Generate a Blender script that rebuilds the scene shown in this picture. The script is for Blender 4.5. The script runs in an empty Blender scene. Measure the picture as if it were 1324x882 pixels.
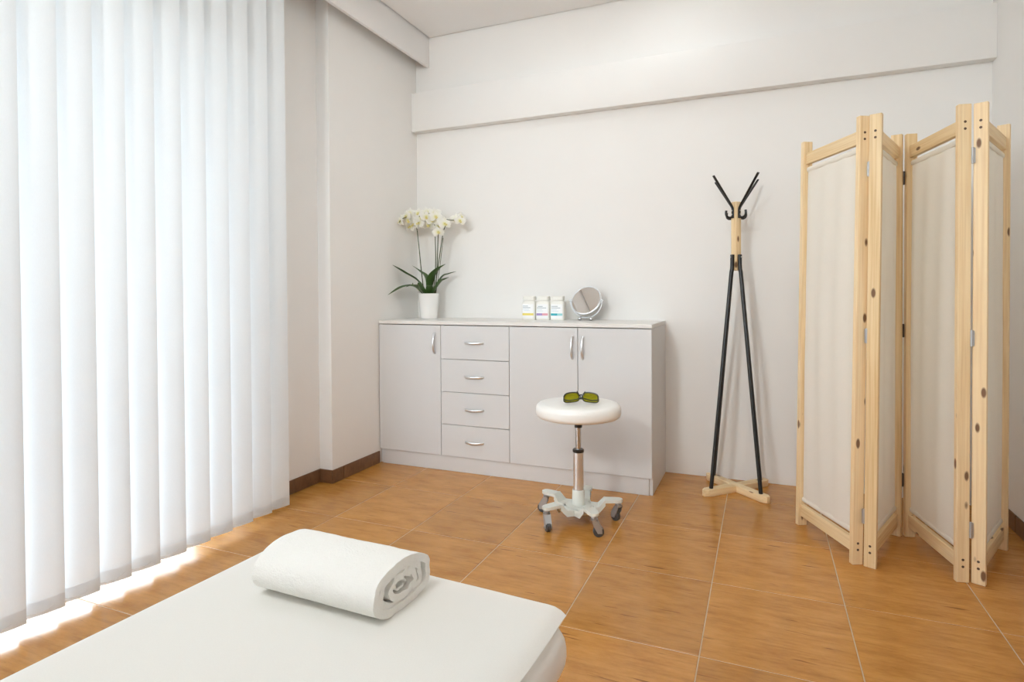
import bpy, bmesh, math, random
from mathutils import Vector, Matrix, noise

C = bpy.context.scene.collection
scene = bpy.context.scene
random.seed(7)
PI = math.pi

# ------------------------------------------------------------------ camera
cam_data = bpy.data.cameras.new('camera')
cam = bpy.data.objects.new('camera', cam_data)
C.objects.link(cam)
yaw, pitch, roll = -0.39846, -0.01425, -0.00557
fw = Vector((math.sin(yaw)*math.cos(pitch), math.cos(yaw)*math.cos(pitch), math.sin(pitch)))
r0 = Vector((math.cos(yaw), -math.sin(yaw), 0))
u0 = r0.cross(fw)
rt = r0*math.cos(roll) + u0*math.sin(roll)
up = -r0*math.sin(roll) + u0*math.cos(roll)
M = Matrix((rt, up, -fw)).transposed().to_4x4()
M.translation = Vector((2.2947, -3.7001, 1.1))
cam.matrix_world = M
cam_data.sensor_width = 36.0
cam_data.lens = 770.0826/1324*36.0
cam_data.shift_y = -51.75/1324
cam_data.clip_start = 0.02
scene.camera = cam

# ------------------------------------------------------------------ sky, view
world = bpy.data.worlds.new('sky')
scene.world = world
world.use_nodes = True
wn = world.node_tree
wn.nodes.clear()
w_out = wn.nodes.new('ShaderNodeOutputWorld')
w_bg = wn.nodes.new('ShaderNodeBackground')
w_tc = wn.nodes.new('ShaderNodeTexCoord')
w_sep = wn.nodes.new('ShaderNodeSeparateXYZ')
w_ramp = wn.nodes.new('ShaderNodeValToRGB')
w_map = wn.nodes.new('ShaderNodeMapRange')
w_map.inputs['From Min'].default_value = -0.3
w_map.inputs['From Max'].default_value = 1.0
w_ramp.color_ramp.elements[0].position = 0.18
w_ramp.color_ramp.elements[0].color = (0.17, 0.175, 0.17, 1)
w_ramp.color_ramp.elements[1].position = 0.27
w_ramp.color_ramp.elements[1].color = (0.84, 0.93, 1.0, 1)
e = w_ramp.color_ramp.elements.new(1.0)
e.color = (0.70, 0.85, 1.0, 1)
wn.links.new(w_tc.outputs['Generated'], w_sep.inputs[0])
wn.links.new(w_sep.outputs['Z'], w_map.inputs['Value'])
wn.links.new(w_map.outputs[0], w_ramp.inputs[0])
wn.links.new(w_ramp.outputs[0], w_bg.inputs['Color'])
SKY = 13.0
w_bg.inputs['Strength'].default_value = SKY
wn.links.new(w_bg.outputs[0], w_out.inputs[0])

FILL_PANEL_A, FILL_PANEL_B = 5.5, 24.0      # emission of the two added ceiling fill panels
FILL_SPOT_A, FILL_SPOT_B = 205.0, 85.0     # watts of the two added rear fill spotlights
FILL_DOWNLIGHT = 68.0  # emission of the added fill downlight
SPOT = 21.0         # downlight emission
scene.view_settings.view_transform = 'Standard'
scene.view_settings.look = 'None'
scene.view_settings.exposure = 0.13
scene.view_settings.gamma = 1.0
scene.view_settings.use_curve_mapping = False
scene.cycles.use_denoising = True
scene.cycles.max_bounces = 14
scene.cycles.diffuse_bounces = 8
scene.cycles.transparent_max_bounces = 16
scene.cycles.caustics_reflective = False
scene.cycles.caustics_refractive = False

# portal in the window opening (only guides the sampling of the sky)
pl = bpy.data.lights.new('window_portal', 'AREA')
pl.shape = 'RECTANGLE'; pl.size = 3.7; pl.size_y = 2.4
pl.cycles.is_portal = True
po = bpy.data.objects.new('window_portal', pl)
po.location = (-0.36, -3.35, 1.2)
po.rotation_euler = (0, -PI/2, 0)     # light points towards +x
C.objects.link(po)

# ------------------------------------------------------------------ helpers
class MB:
    """Collects shapes and links them as ONE mesh object."""
    def __init__(s):
        s.v, s.f = [], []
    def add(s, vs, fs):
        o = len(s.v)
        s.v += [Vector(p) for p in vs]
        s.f += [tuple(i+o for i in f) for f in fs]
        return s
    def box(s, a, b):
        (x0, y0, z0), (x1, y1, z1) = a, b
        return s.add([(x0,y0,z0),(x1,y0,z0),(x1,y1,z0),(x0,y1,z0),(x0,y0,z1),(x1,y0,z1),(x1,y1,z1),(x0,y1,z1)],
                     [(0,3,2,1),(4,5,6,7),(0,1,5,4),(1,2,6,5),(2,3,7,6),(3,0,4,7)])
    def tube(s, path, radii, n=12, cap=True, flat=1.0, upv=None):
        path = [Vector(p) for p in path]
        if not isinstance(radii, (list, tuple)): radii = [radii]*len(path)
        rings, prev = [], None
        for i, p in enumerate(path):
            t = (path[min(i+1, len(path)-1)] - path[max(i-1, 0)]).normalized()
            if prev is None:
                a = Vector(upv) if upv else (Vector((0,0,1)) if abs(t.z) < .9 else Vector((1,0,0)))
                a = (a - t*a.dot(t)).normalized()
            else:
                a = (prev - t*prev.dot(t)).normalized()
            prev = a
            b = t.cross(a)
            r = radii[i]
            rings.append([p + (a*math.cos(2*PI*k/n)*flat + b*math.sin(2*PI*k/n))*r for k in range(n)])
        vs = [q for ring in rings for q in ring]
        fs = []
        for i in range(len(rings)-1):
            for k in range(n):
                fs.append((i*n+k, i*n+(k+1)%n, (i+1)*n+(k+1)%n, (i+1)*n+k))
        if cap:
            fs.append(tuple(reversed(range(n))))
            fs.append(tuple((len(rings)-1)*n+k for k in range(n)))
        return s.add(vs, fs)
    def lathe(s, prof, n=32, c=(0,0,0), cap=True, M=None):
        vs, fs = [], []
        for (r, z) in prof:
            for k in range(n):
                p = Vector((r*math.cos(2*PI*k/n), r*math.sin(2*PI*k/n), z))
                if M: p = M @ p
                vs.append(p + Vector(c))
        for i in range(len(prof)-1):
            for k in range(n):
                fs.append((i*n+k, i*n+(k+1)%n, (i+1)*n+(k+1)%n, (i+1)*n+k))
        if cap:
            fs.append(tuple(reversed(range(n))))
            fs.append(tuple((len(prof)-1)*n+k for k in range(n)))
        return s.add(vs, fs)
    def prism(s, outline, a, b, axis=2):
        """outline: 2-D points extruded along an axis from a to b"""
        def P(u, v, w):
            return ((u,v,w), (u,w,v), (w,u,v))[0 if axis == 2 else 1 if axis == 1 else 2]
        n = len(outline)
        vs = [P(u,v,a) for u,v in outline] + [P(u,v,b) for u,v in outline]
        fs = [(i,(i+1)%n,n+(i+1)%n,n+i) for i in range(n)] + [tuple(reversed(range(n))), tuple(range(n,2*n))]
        return s.add(vs, fs)
    def grid(s, fn, nu, nv):
        vs = [fn(i/nu, j/nv) for j in range(nv+1) for i in range(nu+1)]
        fs = [(j*(nu+1)+i, j*(nu+1)+i+1, (j+1)*(nu+1)+i+1, (j+1)*(nu+1)+i) for j in range(nv) for i in range(nu)]
        return s.add(vs, fs)
    def build(s, name, mat, parent=None, bevel=0, seg=2, smooth=True, thick=0, angle=35, fixn=True):
        me = bpy.data.meshes.new(name)
        bm = bmesh.new()
        vv = [bm.verts.new(p) for p in s.v]
        for f in s.f:
            try: bm.faces.new([vv[i] for i in f])
            except ValueError: pass
        if fixn: bmesh.ops.recalc_face_normals(bm, faces=bm.faces)
        if thick:
            bmesh.ops.solidify(bm, geom=list(bm.faces), thickness=thick)
            bmesh.ops.recalc_face_normals(bm, faces=bm.faces)
        if bevel:
            eds = [e for e in bm.edges if len(e.link_faces) == 2 and e.calc_face_angle(0) > math.radians(30)]
            bmesh.ops.bevel(bm, geom=eds, offset=bevel, segments=seg, affect='EDGES', profile=.5, clamp_overlap=True)
        if smooth:
            for f in bm.faces: f.smooth = True
        bm.to_mesh(me); bm.free()
        if smooth: me.set_sharp_from_angle(angle=math.radians(angle))
        me.materials.append(mat)
        o = bpy.data.objects.new(name, me)
        C.objects.link(o)
        if parent: o.parent = parent
        return o

def thing(name, label, cat, loc=(0,0,0), rz=0, group=None):
    o = bpy.data.objects.new(name, None)
    o.empty_display_size = .05
    C.objects.link(o)
    o.location = loc
    o.rotation_euler = (0, 0, rz)
    return tag(o, label, cat, group)

def tag(o, label, cat, group=None):
    o['label'] = label; o['category'] = cat
    if group: o['group'] = group
    return o

def struct(o):
    o['kind'] = 'structure'
    return o

def copy_tree(o, parent=None):
    c = o.copy(); C.objects.link(c)
    if parent: c.parent = parent
    for ch in list(o.children): copy_tree(ch, c)
    return c

def frame(origin, z, x=None):
    """matrix with local Z along z"""
    z = Vector(z).normalized()
    x = Vector(x) if x is not None else (Vector((1,0,0)) if abs(z.x) < .9 else Vector((0,1,0)))
    x = (x - z*x.dot(z)).normalized()
    y = z.cross(x)
    m = Matrix((x, y, z)).transposed().to_4x4()
    m.translation = Vector(origin)
    return m

# ------------------------------------------------------------------ materials
def mat(name, col, rough=.5, metal=0, spec=.5, **kw):
    m = bpy.data.materials.new(name)
    m.use_nodes = True
    b = m.node_tree.nodes['Principled BSDF']
    b.inputs['Base Color'].default_value = (*col, 1)
    b.inputs['Roughness'].default_value = rough
    b.inputs['Metallic'].default_value = metal
    b.inputs['Specular IOR Level'].default_value = spec
    for k, v in kw.items(): b.inputs[k.replace('_', ' ')].default_value = v
    return m

class NT:
    """small wrapper to write node trees shortly"""
    def __init__(s, m): s.t = m.node_tree; s.b = s.t.nodes.get('Principled BSDF'); s.out = s.t.nodes['Material Output']
    def n(s, typ, **kw):
        n = s.t.nodes.new('ShaderNode'+typ)
        for k, v in kw.items(): setattr(n, k, v)
        return n
    def l(s, a, b): s.t.links.new(a, b)
    def mapping(s, src, scale, rand=None):
        mp = s.n('Mapping'); mp.inputs['Scale'].default_value = scale
        if rand is not None:
            ad = s.n('VectorMath', operation='ADD')
            s.l(src, ad.inputs[0]); s.l(rand, ad.inputs[1]); src = ad.outputs[0]
        s.l(src, mp.inputs[0]); return mp.outputs[0]
    def rand(s, amt=37.0):
        oi = s.n('ObjectInfo'); mu = s.n('VectorMath', operation='SCALE')
        cb = s.n('CombineXYZ')
        for i in range(3): s.l(oi.outputs['Random'], cb.inputs[i])
        s.l(cb.outputs[0], mu.inputs[0]); mu.inputs['Scale'].default_value = amt
        return mu.outputs[0], oi.outputs['Random']
    def noise(s, vec, scale, detail=4, rough=.55):
        n = s.n('TexNoise'); n.inputs['Scale'].default_value = scale; n.inputs['Detail'].default_value = detail
        n.inputs['Roughness'].default_value = rough
        s.l(vec, n.inputs['Vector']); return n.outputs[0]
    def ramp(s, fac, stops):
        r = s.n('ValToRGB'); el = r.color_ramp.elements
        while len(el) < len(stops): el.new(.5)
        for q, (p, c) in zip(el, stops): q.position = p; q.color = (*c, 1)
        s.l(fac, r.inputs[0]); return r.outputs[0]
    def mix(s, fac, a, b, mode='MIX'):
        m = s.n('Mix', data_type='RGBA', blend_type=mode)
        for sock, v in ((m.inputs[0], fac), (m.inputs[6], a), (m.inputs[7], b)):
            if hasattr(v, 'is_output'): s.l(v, sock)
            elif isinstance(v, tuple): sock.default_value = (*v, 1)
            else: sock.default_value = v
        return m.outputs[2]
    def bump(s, h, strength, dist=.01):
        b = s.n('Bump'); b.inputs['Strength'].default_value = strength; b.inputs['Distance'].default_value = dist
        s.l(h, b.inputs['Height']); s.l(b.outputs[0], s.b.inputs['Normal'])

def m_plaster(name, col):
    m = mat(name, col, .85, spec=.2); t = NT(m)
    tc = t.n('TexCoord')
    n1 = t.noise(tc.outputs['Object'], 3.0, 3)
    c = t.ramp(n1, [(.3, tuple(k*.985 for k in col)), (.7, col)])
    t.l(c, t.b.inputs['Base Color'])
    t.bump(t.noise(tc.outputs['Object'], 160, 2), .04, .002)
    return m

def m_tile(name, base, dark, light, rough):
    m = mat(name, base, rough, spec=.5); t = NT(m)
    tc = t.n('TexCoord'); rv, r1 = t.rand()
    a = t.noise(t.mapping(tc.outputs['Object'], (3.2, 8.0, 6.0), rv), 2.0, 8, .68)
    col = t.ramp(a, [(.30, dark), (.5, base), (.70, light)])
    # fine streaks along the tile
    st = t.noise(t.mapping(tc.outputs['Object'], (5.0, 75.0, 20.0), rv), 1.0, 6, .65)
    fine = t.ramp(st, [(.34, (.85,.82,.77)), (.47, (.985,.985,.985)), (.66, (1.04,1.04,1.04))])
    col = t.mix(1.0, col, fine, 'MULTIPLY')
    # a few dark veins
    vn = t.noise(t.mapping(tc.outputs['Object'], (6.0, 60.0, 10.0), rv), 1.0, 3, .5)
    vm = t.ramp(vn, [(.27, (.45,.38,.32)), (.33, (1,1,1))])
    col = t.mix(1.0, col, vm, 'MULTIPLY')
    tone = t.n('MapRange'); tone.inputs['To Min'].default_value = .93; tone.inputs['To Max'].default_value = 1.07
    t.l(r1, tone.inputs['Value'])
    hs = t.n('HueSaturation'); t.l(col, hs.inputs['Color']); t.l(tone.outputs[0], hs.inputs['Value'])
    t.l(hs.outputs[0], t.b.inputs['Base Color'])
    t.bump(st, .06, .002)
    return m

def m_pine(name='pine_wood'):
    m = mat(name, (.78,.56,.30), .5, spec=.35); t = NT(m)
    tc = t.n('TexCoord'); rv, r1 = t.rand(11.0)
    wv = t.noise(t.mapping(tc.outputs['Object'], (38, 38, 1.6), rv), 1.0, 4, .55)
    col = t.ramp(wv, [(.28, (.68,.45,.20)), (.48, (.80,.60,.33)), (.70, (.85,.69,.44))])
    ln = t.noise(t.mapping(tc.outputs['Object'], (150, 150, 3.0), rv), 1.0, 2, .5)
    col = t.mix(.35, col, t.ramp(ln, [(.35, (.60,.38,.17)), (.6, (.88,.68,.42))]))
    rm = t.n('MapRange'); rm.inputs['To Min'].default_value = .0; rm.inputs['To Max'].default_value = .40
    t.l(r1, rm.inputs['Value'])
    col = t.mix(rm.outputs[0], col, t.mix(.5, col, (.86,.74,.56)))
    # knots
    vo = t.n('TexVoronoi'); vo.inputs['Scale'].default_value = 1.0
    t.l(t.mapping(tc.outputs['Object'], (21, 21, 8.5), rv), vo.inputs['Vector'])
    sp = t.n('SeparateColor'); t.l(vo.outputs['Color'], sp.inputs[0])
    gt = t.n('Math', operation='GREATER_THAN'); gt.inputs[1].default_value = .66; t.l(sp.outputs[0], gt.inputs[0])
    kn = t.n('MapRange'); kn.inputs['From Min'].default_value = .20; kn.inputs['From Max'].default_value = .13
    t.l(vo.outputs['Distance'], kn.inputs['Value'])
    mu = t.n('Math', operation='MULTIPLY'); t.l(kn.outputs[0], mu.inputs[0]); t.l(gt.outputs[0], mu.inputs[1])
    m2 = t.n('Math', operation='MULTIPLY'); t.l(mu.outputs[0], m2.inputs[0]); m2.inputs[1].default_value = .92
    col = t.mix(m2.outputs[0], col, (.13,.05,.018))
    tone = t.n('MapRange'); tone.inputs['To Min'].default_value = .94; tone.inputs['To Max'].default_value = 1.08
    t.l(r1, tone.inputs['Value'])
    hs = t.n('HueSaturation'); t.l(col, hs.inputs['Color']); t.l(tone.outputs[0], hs.inputs['Value'])
    t.l(hs.outputs[0], t.b.inputs['Base Color'])
    t.bump(ln, .08, .001)
    return m

def m_cloth(name, col, trans, weave=900, bump=.08):
    """thin woven cloth: part diffuse, part translucent"""
    m = bpy.data.materials.new(name); m.use_nodes = True
    t = NT(m); nt = m.node_tree
    nt.nodes.remove(t.b)
    d = t.n('BsdfDiffuse'); tr = t.n('BsdfTranslucent'); mx = t.n('MixShader')
    tc = t.n('TexCoord')
    n1 = t.noise(t.mapping(tc.outputs['Object'], (weave, weave, weave*.15)), 1.0, 2)
    c = t.ramp(n1, [(.2, tuple(k*.96 for k in col)), (.8, col)])
    t.l(c, d.inputs['Color']); t.l(c, tr.inputs['Color'])
    bp = t.n('Bump'); bp.inputs['Strength'].default_value = bump; bp.inputs['Distance'].default_value = .001
    t.l(n1, bp.inputs['Height']); t.l(bp.outputs[0], d.inputs['Normal'])
    mx.inputs[0].default_value = trans
    t.l(d.outputs[0], mx.inputs[1]); t.l(tr.outputs[0], mx.inputs[2]); t.l(mx.outputs[0], t.out.inputs[0])
    return m

def m_emit(name, col, strength):
    m = mat(name, col, .4)
    b = m.node_tree.nodes['Principled BSDF']
    b.inputs['Emission Color'].default_value = (*col, 1)
    b.inputs['Emission Strength'].default_value = strength
    return m

def m_glass(name, col=(1,1,1), refl=.08):
    """a thin pane: lets light straight through, mirrors a little"""
    m = bpy.data.materials.new(name); m.use_nodes = True
    t = NT(m); m.node_tree.nodes.remove(t.b)
    tr = t.n('BsdfTransparent'); tr.inputs[0].default_value = (*col, 1)
    gl = t.n('BsdfGlossy'); gl.inputs['Roughness'].default_value = .02
    lw = t.n('LayerWeight'); lw.inputs[0].default_value = .35
    mr = t.n('MapRange'); mr.inputs['To Min'].default_value = refl*.5; mr.inputs['To Max'].default_value = .6
    mx = t.n('MixShader')
    t.l(lw.outputs['Fresnel'], mr.inputs['Value']); t.l(mr.outputs[0], mx.inputs[0])
    t.l(tr.outputs[0], mx.inputs[1]); t.l(gl.outputs[0], mx.inputs[2]); t.l(mx.outputs[0], t.out.inputs[0])
    return m

WALL = m_plaster('white_wall_paint', (.83,.82,.80))
CEIL = m_plaster('white_ceiling_paint', (.88,.88,.88))
TILE = m_tile('brown_floor_tile', (.50,.225,.047), (.40,.165,.030), (.58,.275,.068), .22)
SKIRT = m_tile('dark_brown_skirting_tile', (.17,.085,.04), (.12,.06,.028), (.21,.11,.055), .35)
GROUT = mat('beige_grout', (.60,.46,.31), .9, spec=.1)
PINE = m_pine()
SLAT = m_cloth('white_blind_fabric', (.80,.84,.865), .12, 700, .05)
HEM = m_cloth('blind_hem_fabric', (.86,.87,.88), .62, 700, .05)
COTTON = m_cloth('cream_cotton_cloth', (.93,.895,.82), .33, 800, .1)
PAPER = m_cloth('white_couch_paper', (.86,.84,.79), .12, 500, .05)
LAMIN = mat('light_grey_laminate', (.655,.655,.655), .42, spec=.4)
LTOP = mat('pale_laminate_worktop', (.76,.745,.72), .4, spec=.4)
CHROME = mat('brushed_chrome', (.80,.82,.84), .34, 1.0)
STEEL = mat('polished_steel', (.66,.68,.70), .2, 1.0)
ZINC = mat('zinc_plated_steel', (.50,.51,.52), .42, .85)
BLACKM = mat('black_powder_coat', (.012,.012,.012), .38)
BLACKP = mat('black_plastic', (.015,.015,.013), .3)
WHITEV = mat('white_vinyl', (.84,.825,.79), .34, spec=.45)
CREAMM = mat('cream_white_enamel', (.70,.72,.67), .4)
WHITEC = mat('white_glazed_ceramic', (.86,.85,.83), .2)
PVC = mat('white_frame_plastic', (.80,.80,.80), .35)
SOIL = mat('orchid_bark', (.10,.055,.03), .95)
GREEN = mat('orchid_leaf_green', (.045,.10,.022), .38, spec=.5)
STEMG = mat('dark_green_stem', (.05,.065,.02), .5)
RUBBER = mat('grey_rubber', (.06,.06,.06), .55)
DARKH = mat('dark_hinge_metal', (.10,.09,.08), .35, .9)
SCREW = mat('brown_screw_hole', (.09,.05,.03), .6)
GLASS = m_glass('window_glass')
MIRROR = mat('mirror_glass', (.93,.93,.92), .015, 1.0)

def m_petal():
    m = bpy.data.materials.new('white_orchid_petal'); m.use_nodes = True
    t = NT(m); m.node_tree.nodes.remove(t.b)
    tc = t.n('TexCoord')
    ln = t.n('VectorMath', operation='LENGTH'); t.l(tc.outputs['Object'], ln.inputs[0])
    c = t.ramp(ln.outputs['Value'], [(.004, (.80,.78,.35)), (.014, (.90,.89,.80)), (.03, (.92,.91,.87))])
    d = t.n('BsdfDiffuse'); tr = t.n('BsdfTranslucent'); mx = t.n('MixShader'); mx.inputs[0].default_value = .3
    t.l(c, d.inputs[0]); t.l(c, tr.inputs[0])
    t.l(d.outputs[0], mx.inputs[1]); t.l(tr.outputs[0], mx.inputs[2]); t.l(mx.outputs[0], t.out.inputs[0])
    return m
PETAL = m_petal()
LIP = mat('yellow_orchid_lip', (.76,.66,.26), .5)

def m_towel():
    m = mat('white_terry_cloth', (.88,.865,.82), .95, spec=.1); t = NT(m)
    tc = t.n('TexCoord')
    n1 = t.noise(tc.outputs['Object'], 330, 3, .7)
    n2 = t.noise(tc.outputs['Object'], 60, 3, .6)
    ad = t.n('Math', operation='ADD'); t.l(n1, ad.inputs[0]); t.l(n2, ad.inputs[1])
    t.bump(ad.outputs[0], .55, .004)
    return m
TOWEL = m_towel()

# ------------------------------------------------------------------ the room
W, ZC, YB = 3.3551, 2.9084, -5.7
PE, PD = -.9419, -.0895            # pillar edge on the left wall, recess depth
WY0, WY1, WZ = -1.50, -5.20, 2.38   # balcony door opening

# floor: mortar slab + one object per tile
floor = struct(MB().box((-.45, YB, -.12), (W, 0, -.0016)).build('floor', GROUT, smooth=False))
TX0, TX, TY0, TY = 1.6765, .4418, -.3536, .4961
J = .0020                           # half joint
tile_cache = {}
def tile_mesh(w, d):
    key = (round(w, 4), round(d, 4))
    if key not in tile_cache:
        me = bpy.data.meshes.new('floor_tile')
        bm = bmesh.new()
        b = .0012
        lo = [bm.verts.new((sx*w/2, sy*d/2, -.006)) for sx, sy in ((-1,-1),(1,-1),(1,1),(-1,1))]
        mid = [bm.verts.new((sx*w/2, sy*d/2, -b)) for sx, sy in ((-1,-1),(1,-1),(1,1),(-1,1))]
        hi = [bm.verts.new((sx*(w/2-b), sy*(d/2-b), 0)) for sx, sy in ((-1,-1),(1,-1),(1,1),(-1,1))]
        for i in range(4):
            k = (i+1) % 4
            bm.faces.new((lo[i], lo[k], mid[k], mid[i]))
            bm.faces.new((mid[i], mid[k], hi[k], hi[i]))
        bm.faces.new(hi)
        bm.to_mesh(me); bm.free()
        me.materials.append(TILE)
        tile_cache[key] = me
    return tile_cache[key]
def cuts(o, s, a, b):
    k0 = math.ceil((a-o)/s - 1e-6); L = [a]
    while o + k0*s < b - 1e-6:
        if o + k0*s > a + 1e-6: L.append(o + k0*s)
        k0 += 1
    return L + [b]
XS = cuts(TX0, TX, -.33, W)
YS = cuts(TY0, TY, YB, 0)
for x0, x1 in zip(XS, XS[1:]):
    for y0, y1 in zip(YS, YS[1:]):
        if x1-x0 < .02 or y1-y0 < .02: continue
        o = bpy.data.objects.new('floor_tile', tile_mesh(x1-x0-2*J, y1-y0-2*J))
        o.location = ((x0+x1)/2, (y0+y1)/2, random.uniform(-.0003, .0003))
        o.parent = floor
        C.objects.link(o)

struct(MB().box((-.45, 0, -.12), (W+.15, .15, ZC+.1)).build('wall_back', WALL, smooth=False))
struct(MB().box((W, YB, -.12), (W+.15, 0, ZC+.1)).build('wall_right', WALL, smooth=False))
struct(MB().box((-.45, YB-.15, -.12), (W+.15, YB, ZC+.1)).build('wall_rear', WALL, smooth=False))
wl = MB()
wl.box((-.36, PE, -.12), (0, 0, ZC+.1))                       # pillar by the corner
wl.box((-.36, WY0, -.12), (PD, PE, ZC+.1))                    # recess beside the balcony door
wl.box((-.36, WY1, WZ), (PD, WY0, ZC+.1))                     # lintel
wl.box((-.36, YB, -.12), (PD, WY1, ZC+.1))
struct(wl.build('wall_left', WALL, smooth=False))
# ceiling board hangs a little clear of the walls (shadow gap)
struct(MB().box((.118, YB+.01, ZC), (W-.006, -.008, ZC+.02)).box((-.36, YB, ZC+.05), (W, 0, ZC+.10)).build('ceiling', CEIL, smooth=False))
# beam along the back wall and the curtain box along the window side
struct(MB().box((0, -.0665, 2.2412), (W, 0, 2.5121)).build('trim_1', WALL, bevel=.003))
struct(MB().box((.0894, YB, 2.7003), (.1094, 0, ZC+.02)).build('trim_2', CEIL, bevel=.002))

# tiled skirting, piece by piece
SH, ST = .078, .009
bl = struct(MB().box((-.0885, -1.40, .0), (-.086, PE+.002, SH-.004)).box((0, PE, 0), (.0025, -.49, SH-.004)).build('baseboard_left', GROUT, smooth=False))
def skirt(a, b, parent):
    return MB().box(a, b).build('skirting_tile', SKIRT, parent, bevel=.0012, seg=1)
skirt((PD, -1.342, .002), (PD+ST, PE-ST-.001, SH), bl)
skirt((PD+.001, PE-ST, .002), (-.001, PE, SH), bl)
skirt((0, PE-ST+.002, .002), (ST, TY0-TY-.0025, SH), bl)
skirt((0, TY0-TY+.0025, .002), (ST, -.488, SH), bl)
br = struct(MB().box((W-.0025, YB, 0), (W, 0, SH-.004)).build('baseboard_right', GROUT, smooth=False))
for y0, y1 in zip(YS, YS[1:]):
    if y1-y0 > .02: skirt((W-ST, y0+.002, .002), (W, y1-.002, SH), br)

# balcony door behind the blinds
win = MB()
FX0, FX1 = -.30, -.23
win.box((FX0, WY1, 0), (FX1, WY1+.06, WZ)).box((FX0, WY0-.06, 0), (FX1, WY0, WZ))
win.box((FX0, WY1+.06, WZ-.06), (FX1, WY0-.06, WZ)).box((FX0, WY1+.06, 0), (FX1, WY0-.06, .035))
wf = struct(win.build('window_1', PVC, bevel=.004))
ncol = 3
sw = (WY0-.06 - (WY1+.06))/ncol
for k in range(ncol):
    a = WY1+.06+k*sw
    s = MB()
    x0, x1 = FX0+.015+.02*(k % 2), FX0+.045+.02*(k % 2)
    s.box((x0, a, .036), (x1, a+.055, WZ-.061)).box((x0, a+sw-.055, .036), (x1, a+sw, WZ-.061))
    s.box((x0, a+.055, .036), (x1, a+sw-.055, .096)).box((x0, a+.055, WZ-.12), (x1, a+sw-.055, WZ-.061))
    so = s.build('sash', PVC, wf, bevel=.003)
    MB().box(((x0+x1)/2-.003, a+.05, .09), ((x0+x1)/2+.003, a+sw-.05, WZ-.115)).build('pane', GLASS, so, smooth=False)
struct(MB().box((-1.75, YB, -.14), (-.37, -.3, -.02)).build('balcony_floor', mat('balcony_stone', (.42,.41,.39), .7), smooth=False))
struct(MB().box((-1.7, YB, 2.45), (-.37, -.3, 2.65)).build('balcony_slab', WALL, smooth=False))

# ------------------------------------------------------------------ downlight, and fill panels added above the frame

SPOTM = m_emit('downlight_diffuser', (.90, .95, .96), SPOT)
def fill_panel(x, y, power, label):  # unseen ceiling panel, added to fill the room with light
    t = thing('fill_panel_light', label, 'lamp', (x, y, ZC), 0, 'added ceiling fill panels')
    f = MB(); a = .30
    f.box((-a,-a,-.012), (a,-a+.015,0)).box((-a,a-.015,-.012), (a,a,0)).box((-a,-a+.015,-.012), (-a+.015,a-.015,0)).box((a-.015,-a+.015,-.012), (a,a-.015,0))
    f.build('fill_panel_frame', PVC, t)
    MB().box((-a+.015,-a+.015,-.008), (a-.015,a-.015,-.001)).build('diffuser', m_emit('fill_panel_diffuser', (.90, .965, 1.0), power), t, smooth=False)
fill_panel(1.45, -2.1, FILL_PANEL_A, 'added square fill lamp on the ceiling nearest the cabinet')
fill_panel(1.45, -4.0, FILL_PANEL_B, 'added square fill lamp on the ceiling over the head of the treatment couch')
t = thing('ceiling_downlight', 'small round recessed ceiling lamp close to the middle of the back wall', 'lamp', (1.85, -.42, ZC))
MB().lathe([(.085,-.006),(.085,0),(.07,0),(.07,-.006)], 32, cap=False).build('lamp_ring', PVC, t)
MB().lathe([(.07,-.004),(.07,-.001)], 32).build('diffuser', SPOTM, t)

# ------------------------------------------------------------------ vertical blind
vb = thing('vertical_blind', 'white vertical fabric blind hanging over the balcony door', 'blind', (.088, -1.375, 0))
MB().box((-.062, -3.75, 2.752), (-.022, .02, 2.79)).build('head_rail', PVC, vb, bevel=.003)
SWD, SPC, SB, STP = .127, .1168, .032, 2.745
slat_cache = []
def slat_bm(z0, z1, off, k, nz, y0=0., y1=1.):
    m = MB()
    def fn(u, v):
        q = (y0 + (y1-y0)*u) - .5
        x = off + .0085*(1 - (2*q)**2) * (1 if k % 2 == 0 else .9)
        return (x, q*SWD, z0 + (z1-z0)*v)
    return m.grid(fn, 10, nz)
variants = []
for k in range(2):
    variants.append(None)
for i in range(30):
    k = i % 2
    a = math.radians(-19 + random.uniform(-3.0, 3.0))
    if variants[k] is None:
        s = slat_bm(SB, STP, 0, k, 6).build('slat', SLAT, vb, fixn=False)
        h = slat_bm(SB+.001, SB+.05, .0012, k, 1).build('bottom_pocket', HEM, s, fixn=False)
        variants[k] = s
    else:
        s = copy_tree(variants[k], vb)
    # pivot: the far edge of every slat lies on one line
    far = Vector((-math.sin(a)*SWD/2, math.cos(a)*SWD/2, 0))
    s.location = (-far.x, -SPC*i - far.y, 0)
    s.rotation_euler = (0, 0, a)
# thin link chain between neighbouring slats
ch = MB()
for i in range(29):
    y = -SPC*i
    p0, p1 = Vector((-.004, y-.012, SB+.030)), Vector((-.004, y-SPC-.012, SB+.030))
    ch.tube([p0 + (p1-p0)*u + Vector((0,0,-.018*math.sin(PI*u))) for u in [k/6 for k in range(7)]], .0009, 5)
ch.build('link_chain', PVC, vb)['kind'] = 'stuff'

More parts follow.
